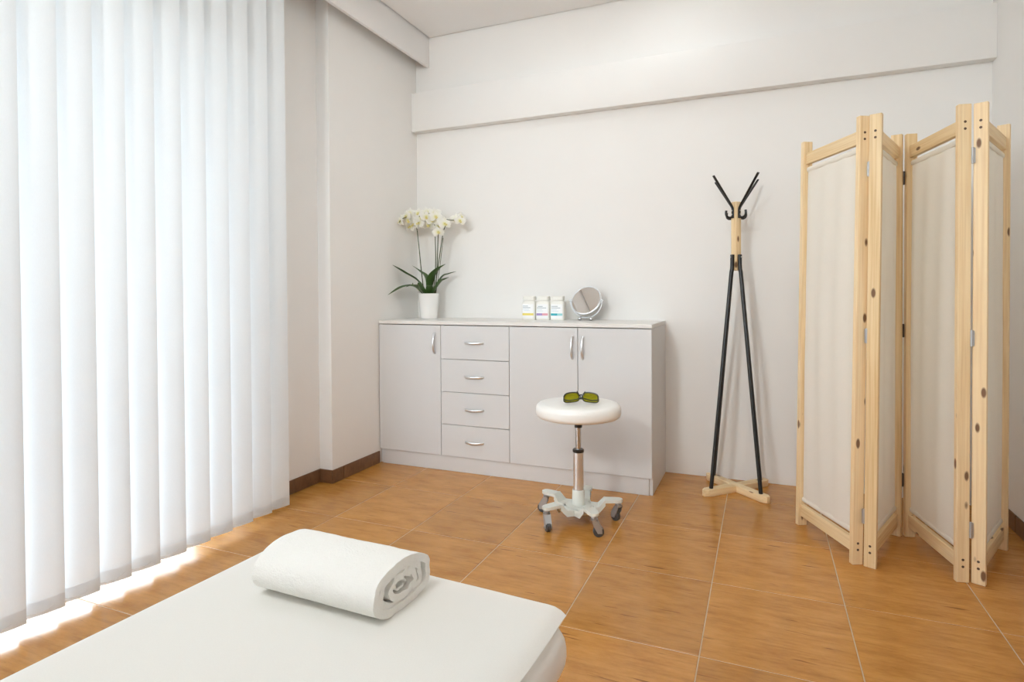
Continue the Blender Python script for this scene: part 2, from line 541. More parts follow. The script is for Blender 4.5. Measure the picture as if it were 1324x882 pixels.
def fill_spot(loc, target, power, label):  # unseen lamp behind the camera, added to brighten the back wall
    loc = Vector(loc)
    t = thing('rear_fill_spotlight', label, 'lamp', loc, 0, 'fill spotlights added at the rear ceiling')
    aim = (Vector(target)-loc).normalized()
    F = frame((0,0,0), aim)
    MB().lathe([(.02,-.20),(.175,-.19),(.255,-.02),(.265,0),(.26,0),(.25,-.03),(.001,-.04)], 32, cap=False, M=F).build('fill_spot_can', PVC, t)
    MB().tube([(0,0,.15),(0,0,ZC-loc.z)], .011, 10).build('fill_spot_stem', PVC, t)
    ld = bpy.data.lights.new('spotlight', 'SPOT')
    ld.energy = power; ld.color = (.92, .98, 1.0); ld.spot_size = math.radians(SPA); ld.spot_blend = .75; ld.shadow_soft_size = .25
    lo = bpy.data.objects.new('spotlight', ld); C.objects.link(lo); lo.parent = t
    m = frame(aim*.015, -aim); lo.matrix_local = m
SPA = 74
fill_spot((.95, -5.0, 2.50), (1.45, 0, 1.75), FILL_SPOT_A, 'added white fill spotlight at the rear ceiling, on the window side')
fill_spot((2.35, -5.0, 2.50), (1.75, 0, 1.75), FILL_SPOT_B, 'added white fill spotlight at the rear ceiling, on the right wall side')
t = thing('ceiling_downlight', 'added small round fill lamp in the ceiling above the left end of the sideboard', 'lamp', (1.2, -.9, ZC))  # added out of view as fill for floor and back wall
MB().lathe([(.085,-.006),(.085,0),(.07,0),(.07,-.006)], 32, cap=False).build('lamp_ring', PVC, t)
MB().lathe([(.07,-.004),(.07,-.001)], 32).build('diffuser', m_emit('downlight_diffuser', (.90, .95, .96), FILL_DOWNLIGHT), t)

# ------------------------------------------------------------------ sideboard
CL, CR, CF, CH = .004, 1.7496, -.4824, .9248
sb = thing('sideboard', 'low light grey laminate sideboard standing against the back wall', 'cabinet', (CL, 0, 0))
wd = CR-CL
def sbx(a, b, name, m, parent=sb, bevel=.0012):
    return MB().box(a, b).build(name, m, parent, bevel=bevel, seg=1)
sbx((0, CF+.019, 0), (.018, -.002, .903), 'side_panel', LAMIN)
sbx((wd-.018, CF+.019, 0), (wd, -.002, .903), 'side_panel', LAMIN)
sbx((.0185, CF+.022, .092), (wd-.0185, -.008, .110), 'bottom_panel', LAMIN)
sbx((.0185, -.008, .05), (wd-.0185, -.003, .902), 'back_panel', LAMIN)
sbx((.4465, CF+.022, .111), (.4645, -.009, .902), 'partition', LAMIN)
sbx((.906, CF+.022, .111), (.924, -.009, .902), 'partition', LAMIN)
sbx((.0185, CF+.010, 0), (wd-.0185, CF+.026, .0915), 'plinth', LAMIN)
sbx((0, CF-.0, .9035), (wd, -.002, CH), 'top_panel', LTOP, bevel=.0015)
def bow(p, horiz, L, parent):
    m = MB()
    pts, rad = [], []
    for k in range(13):
        u = k/12
        s = (u-.5)*L
        out = .004 + .024*math.sin(PI*u)**.6 if 0 < u < 1 else 0
        pts.append((p[0] + (s if horiz else 0), p[1]-out, p[2] + (0 if horiz else s)))
        rad.append(.0068 if 2 < k < 10 else .0058)
    m.tube(pts, rad, 10, flat=.62, upv=(0,-1,0))
    return m.build('handle', CHROME, parent)
FZ0, FZ1 = .094, .8985
def door(x0, x1, hx):
    d = sbx((x0-CL, CF, FZ0), (x1-CL, CF+.018, FZ1), 'cabinet_door', LAMIN)
    bow((hx-CL, CF, .788), False, .128, d)
door(.0055, .4582, .4185)
door(.9212, 1.3368, 1.307)
door(1.3398, 1.748, 1.3685)
for z0, z1, hz in ((FZ0, .2885, .193), (.2915, .4895, .391), (.4925, .6915, .590), (.6945, FZ1, .796)):
    d = sbx((.4612-CL, CF, z0), (.9182-CL, CF+.018, z1), 'drawer', LAMIN)
    bow((.690-CL, CF, hz), True, .124, d)

# ------------------------------------------------------------------ potted orchid on the sideboard
PX, PY = .186, -.16
oc = thing('potted_orchid', 'white flowering orchid in a white pot on the left end of the sideboard', 'plant', (PX, PY, CH))
MB().lathe([(.050,0),(.0565,.002),(.060,.02),(.071,.168),(.0715,.172),(.0675,.172),(.0655,.155),(.0,.153)], 40, cap=False).lathe([(.0505,.0)]*2, 40).build('flower_pot', WHITEC, oc)
MB().grid(lambda u, v: ((.001+.0662*v)*math.cos(2*PI*u), (.001+.0662*v)*math.sin(2*PI*u), .158+.006*noise.noise((u*9, v*6, 2))*v), 28, 5).build('bark', SOIL, oc)
def spline(pts, n):
    pts = [Vector(p) for p in pts]
    P = [pts[0]*2-pts[1]] + pts + [pts[-1]*2-pts[-2]]
    out = []
    for i in range(1, len(P)-2):
        for k in range(n):
            t = k/n
            a, b, c, d = P[i-1], P[i], P[i+1], P[i+2]
            out.append(.5*((2*b) + (c-a)*t + (2*a-5*b+4*c-d)*t*t + (3*b-a-3*c+d)*t**3))
    return out + [pts[-1]]
def leaf(pts, w):
    sp = spline(pts, 7); n = len(sp)-1
    w *= 1.3
    m = MB()
    def fn(u, v):
        i = min(n, int(round(v*n))); c = sp[i]
        t = (sp[min(i+1, n)] - sp[max(i-1, 0)]).normalized()
        side = t.cross(Vector((0, 0, 1)))
        side = side.normalized() if side.length > .05 else Vector((1, 0, 0))
        nn = side.cross(t).normalized()
        ww = w*(min(1, .35+2.2*v) * max(.03, 1-v**3.2))
        q = 2*u-1
        return c + side*ww*q + nn*(.35*ww*abs(q)**1.5)
    m.grid(fn, 6, n)
    return m.build('leaf', GREEN, oc, thick=-.0016, fixn=True)
def wp(x, z, dy=0.):
    y = PY+dy
    if x < .05:                     # keep clear of the left wall: lean out into the room
        k = (.05-x)*.8/(2.3-x); x, y, z = x+k*(2.3-x), y-k*(3.7+y), z+k*(1.1-z)
    return (x-PX, y-PY, z-CH)
leaf([(-.02,-.005,.150), wp(.110,1.178,-.012), wp(.010,1.240,-.03), wp(-.085,1.296,-.03)], .020)
leaf([(-.004,.012,.150), wp(.158,1.20,.02), wp(.098,1.248,.03), wp(.025,1.292,.05)], .019)
leaf([(.004,-.006,.150), wp(.223,1.190,-.03), wp(.287,1.250,-.06), wp(.362,1.290,-.08)], .024)
leaf([(.018,.01,.150), wp(.272,1.202,.03), wp(.315,1.228,.05), wp(.360,1.245,.07)], .018)
leaf([(.024,-.012,.150), wp(.284,1.168,-.02), wp(.325,1.188,-.03), wp(.366,1.203,-.04)], .018)
leaf([(-.024,-.012,.150), wp(.100,1.142,-.05), wp(.030,1.140,-.08), wp(-.078,1.088,-.10)], .024)
leaf([(-.026,.006,.152), wp(.100,1.140,.0), wp(.050,1.152,.01), wp(.003,1.142,.0)], .018)
leaf([(.0,-.02,.150), wp(.170,1.115,-.05), wp(.168,1.150,-.09), wp(.17,1.17,-.11)], .018)
leaf([(.012,-.014,.150), wp(.222,1.12,-.05), wp(.245,1.145,-.09), wp(.262,1.150,-.12)], .02)
def stem(pts, r=.0038):
    sp = spline(pts, 6); n = len(sp)
    return MB().tube(sp, [r*(1-.45*i/n) for i in range(n)], 8).build('stem', STEMG, oc)
stem([(-.035,.0,.15), wp(.126,1.276), wp(.106,1.462), wp(.096,1.56,-.01), wp(.060,1.625,-.02), wp(.0,1.615,-.03), wp(-.03,1.59,-.03)])
stem([(.026,.01,.15), wp(.229,1.274,.02), wp(.229,1.457,.02), wp(.226,1.590,.01), wp(.20,1.64,.0), wp(.15,1.64,-.02), wp(.115,1.60,-.03)])
stem([(.044,.01,.15), wp(.236,1.285,.03), wp(.245,1.478,.03), wp(.262,1.60,.02), wp(.31,1.60,.02), wp(.36,1.59,.01), wp(.45,1.585,.0)])
stem([(.046,-.012,.15), wp(.268,1.285,-.01), wp(.300,1.472,-.01), wp(.325,1.54,-.02), wp(.35,1.56,-.03)])
MB().tube([(.040,.02,.15), wp(.258,1.28,.03), wp(.285,1.476,.03)], .0024, 6).build('support_stick', STEMG, oc)
def petal_outline(m, ang, L, wdt, cup, zoff):
    ca, sa = math.cos(ang), math.sin(ang)
    def fn(u, v):
        q = 2*u-1
        ww = wdt*math.sin(PI*min(1, .08+.92*v))**.7*(1-.15*v)
        r = .002+L*v
        x, y = r, q*ww
        z = zoff + cup*v*v*.010 - .006*(q*q)*v + .0015*math.sin(9*v+q*4)*v
        return (x*ca-y*sa, x*sa+y*ca, z)
    m.grid(fn, 5, 6)
fm = MB()
petal_outline(fm, PI/2, .036, .0125, 0, -.0015)
petal_outline(fm, PI/2+2.15, .035, .012, 0, -.0012)
petal_outline(fm, PI/2-2.15, .035, .012, 0, -.0012)
petal_outline(fm, .12, .038, .021, .6, .0012)
petal_outline(fm, PI-.12, .038, .021, .6, .0012)
lipm = MB()
lipm.grid(lambda u, v: ((u-.5)*.016*math.sin(PI*(.15+.8*v)), -.003-.013*v, .006+.010*math.sin(PI*v*.8)), 4, 5)
lipm.lathe([(.0005,.012),(.003,.010),(.0036,.005),(.0025,.001)], 8)
fl0 = None
FL = [(-.001,1.615,.035,-.9),(.050,1.601,-.035,.15),(.038,1.652,.0,-.3),(-.024,1.600,-.02,-1.0),(.037,1.561,.01,-.4),(.114,1.630,.03,.2),(.130,1.580,-.03,-.3),
      (.164,1.655,.02,.2),(.195,1.615,-.04,.3),(.263,1.613,-.03,.35),(.172,1.570,.03,.0),(.342,1.559,-.05,.45),(.287,1.508,-.04,.25),(.446,1.577,-.03,.5),
      (.384,1.597,.03,-.1),(.250,1.560,.03,.3),(.090,1.606,.02,-.1),(.425,1.607,.03,.9),(.080,1.575,-.01,-.6),(.222,1.648,.03,.1),(.015,1.632,-.01,-.5),(.145,1.612,-.02,.1),(.100,1.650,.01,.0),(.305,1.585,.0,.4),(.230,1.590,-.02,.2)]
for i, (x, z, dy, a) in enumerate(FL):
    if fl0 is None:
        f = fm.build('flower', PETAL, oc, fixn=False)
        lipm.build('flower_lip', LIP, f)
        fl0 = f
    else:
        f = copy_tree(fl0, oc)
    nrm = Vector((math.sin(a+.35), -math.cos(a+.35), .12+.25*random.uniform(-1, 1)))
    zax = nrm.normalized(); xax = Vector((0,0,1)).cross(zax).normalized(); yax = zax.cross(xax)
    mm = Matrix((xax, yax, zax)).transposed().to_4x4()
    mm = mm @ Matrix.Rotation(random.uniform(-.3, .3), 4, 'Z') @ Matrix.Scale(random.uniform(1.12, 1.30), 4)
    mm.translation = Vector(wp(x, z, dy))
    f.matrix_local = mm

# ------------------------------------------------------------------ three tubs
def rrect(w, d, r, n=4):
    P = []
    for cx, cy, a0 in ((w/2-r, d/2-r, 0), (-w/2+r, d/2-r, PI/2), (-w/2+r, -d/2+r, PI), (w/2-r, -d/2+r, 1.5*PI)):
        for k in range(n+1):
            a = a0 + PI/2*k/n
            P.append((cx+r*math.cos(a), cy+r*math.sin(a)))
    return P
def loft(m, secs):
    n = len(secs[0][0]); vs = []; fs = []
    for out, z in secs: vs += [(x, y, z) for x, y in out]
    for i in range(len(secs)-1):
        for k in range(n): fs.append((i*n+k, i*n+(k+1) % n, (i+1)*n+(k+1) % n, (i+1)*n+k))
    fs.append(tuple(reversed(range(n)))); fs.append(tuple((len(secs)-1)*n+k for k in range(n)))
    return m.add(vs, fs)
TUBM = mat('white_tub_plastic', (.83,.82,.77), .35)
LABW = mat('tub_label_paper', (.86,.87,.88), .5)
PRINT = mat('grey_label_print', (.36,.42,.46), .6)
PRINTL = mat('pale_blue_label_print', (.62,.70,.76), .6)
def tub(x, y, bands, lab, text):
    t = thing('tub', lab, 'container', (x, y, CH), 0, 'white tubs on the sideboard')
    w, d = .089, .062
    m = MB()
    loft(m, [(rrect(w-.006, d-.006, .01), 0), (rrect(w, d, .012), .004), (rrect(w, d, .012), .104), (rrect(w-.004, d-.004, .012), .112), (rrect(w-.016, d-.016, .012), .119), (rrect(w-.020, d-.020, .012), .124)])
    m.build('tub_body', TUBM, t)
    loft(MB(), [(rrect(w-.012, d-.012, .013), .125), (rrect(w-.010, d-.010, .014), .128), (rrect(w-.010, d-.010, .014), .148), (rrect(w-.016, d-.016, .012), .152)]).build('lid', TUBM, t)
    lb = MB().box((-w/2+.007, -d/2-.0009, .012), (w/2-.007, -d/2+.001, .100)).build('label', LABW, t, smooth=False)
    for k, (a, b, c) in enumerate(bands):
        MB().box((-w/2+.007+a*(w-.014), -d/2-.0014, .029), (-w/2+.007+b*(w-.014), -d/2-.0008, .043)).build('colour_band', c, lb, smooth=False)
    for (a, b, z, hh, mt) in text:
        MB().box((-w/2+.010+a*(w-.020), -d/2-.0013, z), (-w/2+.010+b*(w-.020), -d/2-.0008, z+hh), ).build('printed_line', mt, lb, smooth=False)
YEL = mat('yellow_band', (.80,.66,.14), .5); PUR = mat('purple_band', (.36,.25,.52), .5)
PNK = mat('pink_band', (.72,.33,.38), .5); TEA = mat('teal_band', (.03,.42,.50), .5); TEL = mat('pale_teal_band', (.30,.66,.68), .5)
tub(.917, -.135, [(0,1,YEL)], 'white tub with a yellow band, leftmost of the three on the sideboard',
    [(0,.5,.086,.004,PRINT),(0,.75,.076,.004,PRINT),(0,.6,.066,.003,PRINTL),(.1,.7,.058,.003,PRINTL)])
tub(1.013, -.135, [(0,.5,PUR),(.5,1,PNK)], 'white tub with a purple and pink band, between the other two tubs',
    [(.1,.55,.084,.004,PRINT),(0,.9,.075,.004,PRINT),(0,.5,.064,.003,PRINTL),(0,.6,.056,.003,PRINTL)])
tub(1.109, -.135, [(0,.55,TEA),(.55,1,TEL)], 'white tub with a teal band, next to the round mirror',
    [(0,.6,.085,.004,PRINT),(0,.85,.075,.004,PRINT),(0,.5,.064,.003,PRINTL),(0,.7,.056,.003,PRINTL)])

# ------------------------------------------------------------------ round tilting mirror
mx, my = 1.290, -.135
vm = thing('vanity_mirror', 'small round tilted chrome mirror beside the tubs on the sideboard', 'mirror', (mx, my, CH), math.radians(-8))
MR, MC, TILT = .094, .124, math.radians(28)
RX = Matrix.Translation((0, 0, MC)) @ Matrix.Rotation(-TILT, 4, 'X') @ Matrix.Rotation(PI/2, 4, 'X')   # disc axis: local z -> towards -y, tilted up
ring = MB(); nr = 56
for k in range(nr): pass
prof = [(MR-.004,.004),(MR-.001,.006),(MR+.003,.004),(MR+.004,0),(MR+.003,-.004),(MR-.001,-.006),(.002,-.009)]
ring.lathe(prof, nr, cap=False, M=RX)
ring.build('mirror_frame', CHROME, vm)
MB().lathe([(.0005,.0042),(MR-.0035,.0042)], nr, cap=False, M=RX).build('mirror_glass', MIRROR, vm)
br_ = MB()
pts = []
for k in range(25):
    a = PI + PI*k/24
    pts.append((math.cos(a)*(MR+.011), 0, MC + math.sin(a)*(MR+.013)))
pts = [(-(MR+.011), 0, MC+.008)] + pts + [((MR+.011), 0, MC+.008)]
br_.tube(pts, .0036, 10)
br_.build('bracket', CHROME, vm)
for s in (-1, 1):
    MB().tube([(s*(MR+.003),0,MC),(s*(MR+.018),0,MC)], [.005,.006], 12).build('pivot_knob', CHROME, vm)
    f = MB()
    f.lathe([(.0008,.0),(.007,.001),(.0115,.006),(.0125,.011),(.0115,.016),(.007,.021),(.0008,.022)], 20, (s*.037, -.012, 0))
    f.tube([(s*.037,-.012,.012),(s*.034,0,MC-(MR+.013)*.935)], .004, 8)
    f.build('ball_foot', STEEL, vm)

# ------------------------------------------------------------------ rolling stool
SX, SY = 1.480, -.955
st = thing('stool', 'white round padded stool on a five legged castor base before the sideboard', 'stool', (SX, SY, 0))
SZ, SR = .572, .203
MB().lathe([(.10,.503),(SR-.03,.503),(SR-.012,.506),(SR-.003,.514),(SR,.525),(SR,.545),(SR-.004,.558),(SR-.014,.567),(SR-.035,.5715),(SR*.5,SZ),(.001,SZ)], 64, cap=False).lathe([(.10,.5035),(.001,.5035)], 64, cap=False).build('seat', WHITEV, st)
MB().lathe([(.095,.495),(.095,.5028),(.001,.5028)], 32, cap=True).build('seat_plate', BLACKP, st)
MB().lathe([(.018,.452),(.018,.494)], 24).build('collar', BLACKP, st)
MB().lathe([(.0135,.34),(.0135,.452)], 24).build('gas_lift_rod', STEEL, st)
MB().lathe([(.0265,.334),(.0275,.337),(.0275,.345),(.024,.349),(.014,.349)], 28).build('sleeve_ring', BLACKP, st)
MB().lathe([(.0245,.145),(.0245,.334)], 28).build('sleeve', CHROME, st)
base = MB()
base.lathe([(.028,.061),(.062,.061),(.062,.0795),(.034,.0815),(.031,.0815),(.030,.150),(.0285,.153),(.0246,.153)], 28)
ANG = [math.radians(20 + 72*k) for k in range(5)]
def section(c, dirv, w, z0, z1):
    side = Vector((-dirv.y, dirv.x, 0))
    return [c+side*w+Vector((0,0,z0)), c-side*w+Vector((0,0,z0)), c-side*w+Vector((0,0,z1)), c+side*w+Vector((0,0,z1))]
for a in ANG:
    d = Vector((math.cos(a), math.sin(a), 0))
    prof = [(.030, .050, .0625, .078), (.055, .050, .062, .078), (.095, .034, .062, .078), (.128, .026, .096, .110), (.175, .0245, .096, .110), (.196, .021, .096, .110), (.206, .013, .096, .110), (.210, .004, .097, .109)]
    secs = [section(d*r, d, w, z0, z1) for r, w, z0, z1 in prof]
    vs = [p for s in secs for p in s]
    fs = [(3,2,1,0)]
    for i in range(len(secs)-1):
        for k in range(4): fs.append((i*4+k, i*4+(k+1) % 4, (i+1)*4+(k+1) % 4, (i+1)*4+k))
    n0 = (len(secs)-1)*4
    fs.append((n0, n0+1, n0+2, n0+3))
    base.add(vs, fs)
    # raised flange along each side of the riser
    for sgn in (-1, 1):
        side = Vector((-d.y, d.x, 0))*sgn
        fl = [(.050,.044,.070),(.095,.030,.070),(.126,.0225,.103)]
        vs = []
        for r, w, z in fl:
            c = d*r + side*w
            vs += [c+Vector((0,0,z-.02)), c+side*.004+Vector((0,0,z-.02)), c+side*.004+Vector((0,0,z+.010)), c+Vector((0,0,z+.010))]
        fs = [(0,1,2,3),(11,10,9,8)]
        for i in range(2):
            for k in range(4): fs.append((i*4+k, i*4+(k+1) % 4, (i+1)*4+(k+1) % 4, (i+1)*4+k))
        base.add(vs, fs)
base.build('star_base', CREAMM, st)
swivel = [2.6, 3.9, 3.2, 5.3, .4]
c0 = None
for a, sw_ in zip(ANG, swivel):
    if c0 is None:
        cm = MB()
        cm.lathe([(.0155,.074),(.0165,.076),(.0165,.082),(.011,.083),(.011,.088),(.0155,.089),(.0155,.094),(.009,.0955)], 18)
        for sgn in (-1, 1):
            cm.prism([(-.012,.076),(.014,.076),(.034,.034),(.034,.018),(.014,.018),(-.004,.05)], sgn*.0145-.0015, sgn*.0145+.0015, 1)
        cm.prism([(-.012,.076),(.014,.076),(.037,.04),(.034,.036),(.012,.070),(-.010,.070)], -.0145, .0145, 1)
        cm.tube([(.019,-.019,.0245),(.019,.019,.0245)], .004, 10)
        c = cm.build('castor', ZINC, st)
        wh = MB()
        MY = Matrix.Rotation(PI/2, 4, 'X')
        wh.lathe([(.006,-.011),(.021,-.011),(.0245,-.008),(.0245,.008),(.021,.011),(.006,.011)], 24, (.019, 0, .0245), M=MY)
        wh.build('wheel', RUBBER, c)
        c0 = c
    else:
        c = copy_tree(c0, st)
    c.location = (math.cos(a)*.190, math.sin(a)*.190, 0)
    c.rotation_euler = (0, 0, sw_)

# ------------------------------------------------------------------ laser goggles on the stool seat
gg = thing('safety_goggles', 'olive tinted safety goggles with black frame lying on the stool seat', 'goggles', (1.503, -.985, SZ), math.radians(18))
LENS = mat('olive_tinted_lens', (.42,.40,.02), .08, spec=.6, Transmission_Weight=.75, IOR=1.1)
def wrap(xx):            # plan view curve: middle lies away from the viewer
    return .014 - 1.5*xx*xx - 60*abs(xx)**3.6
def lens_pt(s, u, v):
    x = s*(.009 + .071*u)
    q = 2*v-1
    w = max(0, 1-abs(2*u-1)**3.2)**.55
    mid = .027 - .002*u + .003*(1-u)
    top = mid + .010 + .0135*w
    bot = mid - .012 - .0095*w
    z = bot + (top-bot)*v
    return Vector((x, wrap(x) - .003*(q*q), z))
for s in (-1, 1):
    MB().grid(lambda u, v: lens_pt(s, u, v), 12, 8).build('lens', LENS, gg, thick=.0018)
fr = MB()
for s in (-1, 1):
    loop = [lens_pt(s, u/16, 1) for u in range(17)] + [lens_pt(s, 1, 1-v/6) for v in range(1, 7)] + [lens_pt(s, 1-u/16, 0) for u in range(1, 17)] + [lens_pt(s, 0, v/6) for v in range(1, 7)]
    fr.tube(loop, [.0034 if i <= 22 else .0026 for i in range(len(loop))], 8)
    # deeper shield at the outer side
    e1 = lens_pt(s, 1, 1); e0 = lens_pt(s, 1, 0)
    fr.add([e1, e1+Vector((s*.003,-.013,-.004)), e0+Vector((s*.003,-.013,.004)), e0,
            e1+Vector((-s*.002,0,0)), e1+Vector((s*.001,-.013,-.004)), e0+Vector((s*.001,-.013,.004)), e0+Vector((-s*.002,0,0))],
           [(0,1,2,3),(7,6,5,4),(0,4,5,1),(1,5,6,2),(2,6,7,3),(3,7,4,0)])
fr.tube([lens_pt(-1,0,.85), Vector((0, wrap(0)+.001, .040)), lens_pt(1,0,.85)], .0036, 8)
fr.tube([lens_pt(-1,.03,.25), Vector((0, wrap(0)-.006, .022)), lens_pt(1,.03,.25)], .0034, 8)
fr.build('frame', BLACKP, gg)
for s in (-1, 1):
    e = lens_pt(s, 1, .40) + Vector((s*.002, -.012, 0))
    yy = -.006 if s > 0 else -.013
    p = [e, (s*.052, yy-.004, .018), (s*.014, yy, .026), (-s*.006, yy+.003, .038), (-s*.019, yy+.005, .060)]
    MB().tube(spline(p, 5), .0036, 8, flat=.7).build('temple', BLACKP, gg)

# ------------------------------------------------------------------ coat rack
KX, KY = 2.160, -.205
cr = thing('coat_rack', 'slim coat rack of pale wood and black metal rods by the back wall', 'coat rack', (KX, KY, 0), math.radians(1))
def beam(name, p0, p1, w, d, mt, parent, xdir=None, bevel=.002, seg=2, chamfer=0):
    """a straight timber of section w x d from p0 to p1, its own local Z along the grain"""
    p0, p1 = Vector(p0), Vector(p1); L = (p1-p0).length
    m = MB()
    if chamfer:
        m.prism([(-d/2, chamfer), (-d/2, L-chamfer), (-d/2+.0, L-chamfer), (d/2, L), (d/2, 0)], -w/2, w/2, 2)
        # outline is (local y, local z), extruded along local x
        m.v = [Vector((q.z, q.x, q.y)) for q in m.v]
    else:
        m.box((-w/2, -d/2, 0), (w/2, d/2, L))
    o = m.build(name, mt, parent, bevel=bevel, seg=seg)
    o.matrix_local = frame(p0, p1-p0, xdir)
    return o
FL_, FW_, FH_ = .228, .052, .036
for k, a in enumerate((PI/4, -PI/4)):
    d = Vector((math.cos(a), math.sin(a), 0)); sd = Vector((-d.y, d.x, 0))
    m = MB()
    # pointed, roof-chamfered ends
    out = [(-FL_, -.010), (-FL_, .010), (-FL_+.028, FW_/2), (FL_-.028, FW_/2), (FL_, .010), (FL_, -.010), (FL_-.028, -FW_/2), (-FL_+.028, -FW_/2)]
    m.prism([(y, x) for x, y in out], 0, FH_, 2)
    # prism gives (y, x, z) -> local: x across, y up, z along the grain
    m.v = [Vector((q.x, q.z - FH_/2, q.y)) for q in m.v]
    o = m.build('foot_beam', PINE, cr, bevel=.003)
    zz = FH_/2 + (.0004 if k else 0)
    mt4 = Matrix((sd, Vector((0,0,1)), d)).transposed().to_4x4(); mt4.translation = Vector((0, 0, zz))
    if mt4.determinant() < 0:
        mt4 = Matrix((-sd, Vector((0,0,1)), d)).transposed().to_4x4(); mt4.translation = Vector((0, 0, zz))
    o.matrix_local = mt4
beam('post', (0, 0, 1.214), (0, 0, 1.590), .038, .038, PINE, cr, xdir=(1, 1, 0), bevel=.004)
for k in range(4):
    a = PI/4 + k*PI/2
    d = Vector((math.cos(a), math.sin(a), 0))
    m = MB()
    path = [d*.176 + Vector((0,0,FH_-.006)), d*.034 + Vector((0,0,1.205)), d*.029 + Vector((0,0,1.222)), d*.0275 + Vector((0,0,1.245)), d*.0275 + Vector((0,0,1.300))]
    m.tube(path, [.0105, .0105, .0105, .0105, .0105], 14, upv=d)
    r = m.build('rod', BLACKM, cr)
    m = MB()
    m.tube([d*.037+Vector((0,0,1.287)), d*.0400+Vector((0,0,1.287))], .0042, 10)
    m.build('bolt', STEEL, r)
    # hook: flat bar up into a long arm, curled small hook below
    m = MB()
    arm = [d*.024+Vector((0,0,1.500)), d*.024+Vector((0,0,1.548)), d*.0265+Vector((0,0,1.558)), d*.034+Vector((0,0,1.569)), d*.158+Vector((0,0,1.722))]
    m.tube(arm, [.0085]*5, 10, flat=.55, upv=d)
    lo = [d*.024+Vector((0,0,1.512)), d*.036+Vector((0,0,1.503)), d*.052+Vector((0,0,1.502)), d*.066+Vector((0,0,1.509)), d*.071+Vector((0,0,1.522)), d*.069+Vector((0,0,1.538))]
    m.tube(spline(lo, 4), [.0062]*20 + [.0068], 10)
    h = m.build('hook', BLACKM, cr)
    m = MB()
    for z in (1.520, 1.540): m.tube([d*.028+Vector((0,0,z)), d*.0305+Vector((0,0,z))], .0035, 8)
    m.build('bolt_pair', STEEL, h)

# ------------------------------------------------------------------ folding screen
fs_ = thing('folding_screen', 'four panel folding screen of knotty pine with cream cloth by the right wall', 'screen', (2.86, -.79, 0))
O = Vector((2.86, -.79, 0))
PANELS = [((2.462,-.600), (2.641,-.966), .022, .022, -1),
          ((2.690,-.979), (2.846,-.578), .016, .000, 1),
          ((2.900,-.570), (2.986,-.985), .000, .000, -1),
          ((3.041,-.984), (3.229,-.580), .000, .000, 1)]
PH, PW, PT = 1.792, .023, .043
for pi_, (a, b, la, lb, face) in enumerate(PANELS):
    A0 = Vector((*a, 0))-O; B0 = Vector((*b, 0))-O
    A1 = A0+Vector((la, 0, PH)); B1 = B0+Vector((lb, 0, PH))
    d = (B0-A0).normalized(); nrm = Vector((d.y, -d.x, 0))
    root = bpy.data.objects.new('screen_panel', None); C.objects.link(root); root.parent = fs_
    root.empty_display_size = .05
    def lerp(P0, P1, z): return P0 + (P1-P0)*(z/PH)
    for P0, P1 in ((A0, A1), (B0, B1)):
        beam('post', P0, P1, PW, PT, PINE, root, xdir=d, bevel=.0015, seg=1)
    for z, hh, nm in ((.072, .056, 'bottom_rail'), (1.712, .052, 'top_rail')):
        q0 = lerp(A0, A1, z)+d*(PW/2+.0005); q1 = lerp(B0, B1, z)-d*(PW/2+.0005)
        beam(nm, q0, q1, hh, .020, PINE, root, xdir=(0,0,1), bevel=.0015, seg=1)
    # cloth between the rails, a little slack
    z0, z1 = .118, 1.668
    seed = pi_*3.7
    def cloth(u, v):
        zz = z0+(z1-z0)*v
        L0 = lerp(A0, A1, zz)+d*(PW/2+.004); L1 = lerp(B0, B1, zz)-d*(PW/2+.004)
        fold = .0035*math.sin(u*19+seed+1.2*math.sin(3*v+seed))+.003*noise.noise((u*5+seed, v*4, seed))
        sl = .006*math.sin(PI*u)*(1 if v < .97 else 0)
        return L0.lerp(L1, u) + nrm*(face*(-1)*(fold*.8+sl)*math.sin(PI*min(1,max(0,.05+.9*v)))**.3)
    cm = MB().grid(cloth, 26, 30).build('cloth', COTTON, root, fixn=False)
    # stitched hem tubes with the dowels inside
    for zc in (z0+.006, z1-.006):
        q0 = lerp(A0, A1, zc)+d*(PW/2+.002); q1 = lerp(B0, B1, zc)-d*(PW/2+.002)
        MB().tube([q0, q1], .0058, 12, flat=1.9, upv=(0,0,1)).build('hem', COTTON, cm)
    # screw heads on the outer edges
    for P0, P1, dr in ((A0, A1, -1), (B0, B1, 1)):
        for z in (.060, .086, 1.700, 1.726):
            c = lerp(P0, P1, z)+d*dr*(PW/2)
            MB().tube([c-d*dr*.001, c+d*dr*.0008], .0048, 12).build('screw', SCREW, root)
# hinges where the panels meet
for p, q, zs, mt in (((2.641,-.966),(2.690,-.979),(.20,.92,1.58), ZINC), ((2.846,-.578),(2.900,-.570),(.25,.92,1.60), DARKH), ((2.986,-.985),(3.041,-.984),(.20,.92,1.60), ZINC)):
    mid = (Vector((*p, 0))+Vector((*q, 0)))*.5-O
    near = p[1] < -.8
    for z in zs:
        lean = .02*z/PH if p[0] < 2.7 else 0
        m = MB(); yb = -.006 if near else .004
        m.tube([mid+Vector((lean,yb,z-.03)), mid+Vector((lean,yb,z+.03))], .0045, 10)
        hw = .008 if near else .020
        m.box((mid.x+lean-hw, mid.y+yb-.001, z-.028), (mid.x+lean+hw, mid.y+yb+.001, z+.028))
        m.build('hinge', mt, fs_)

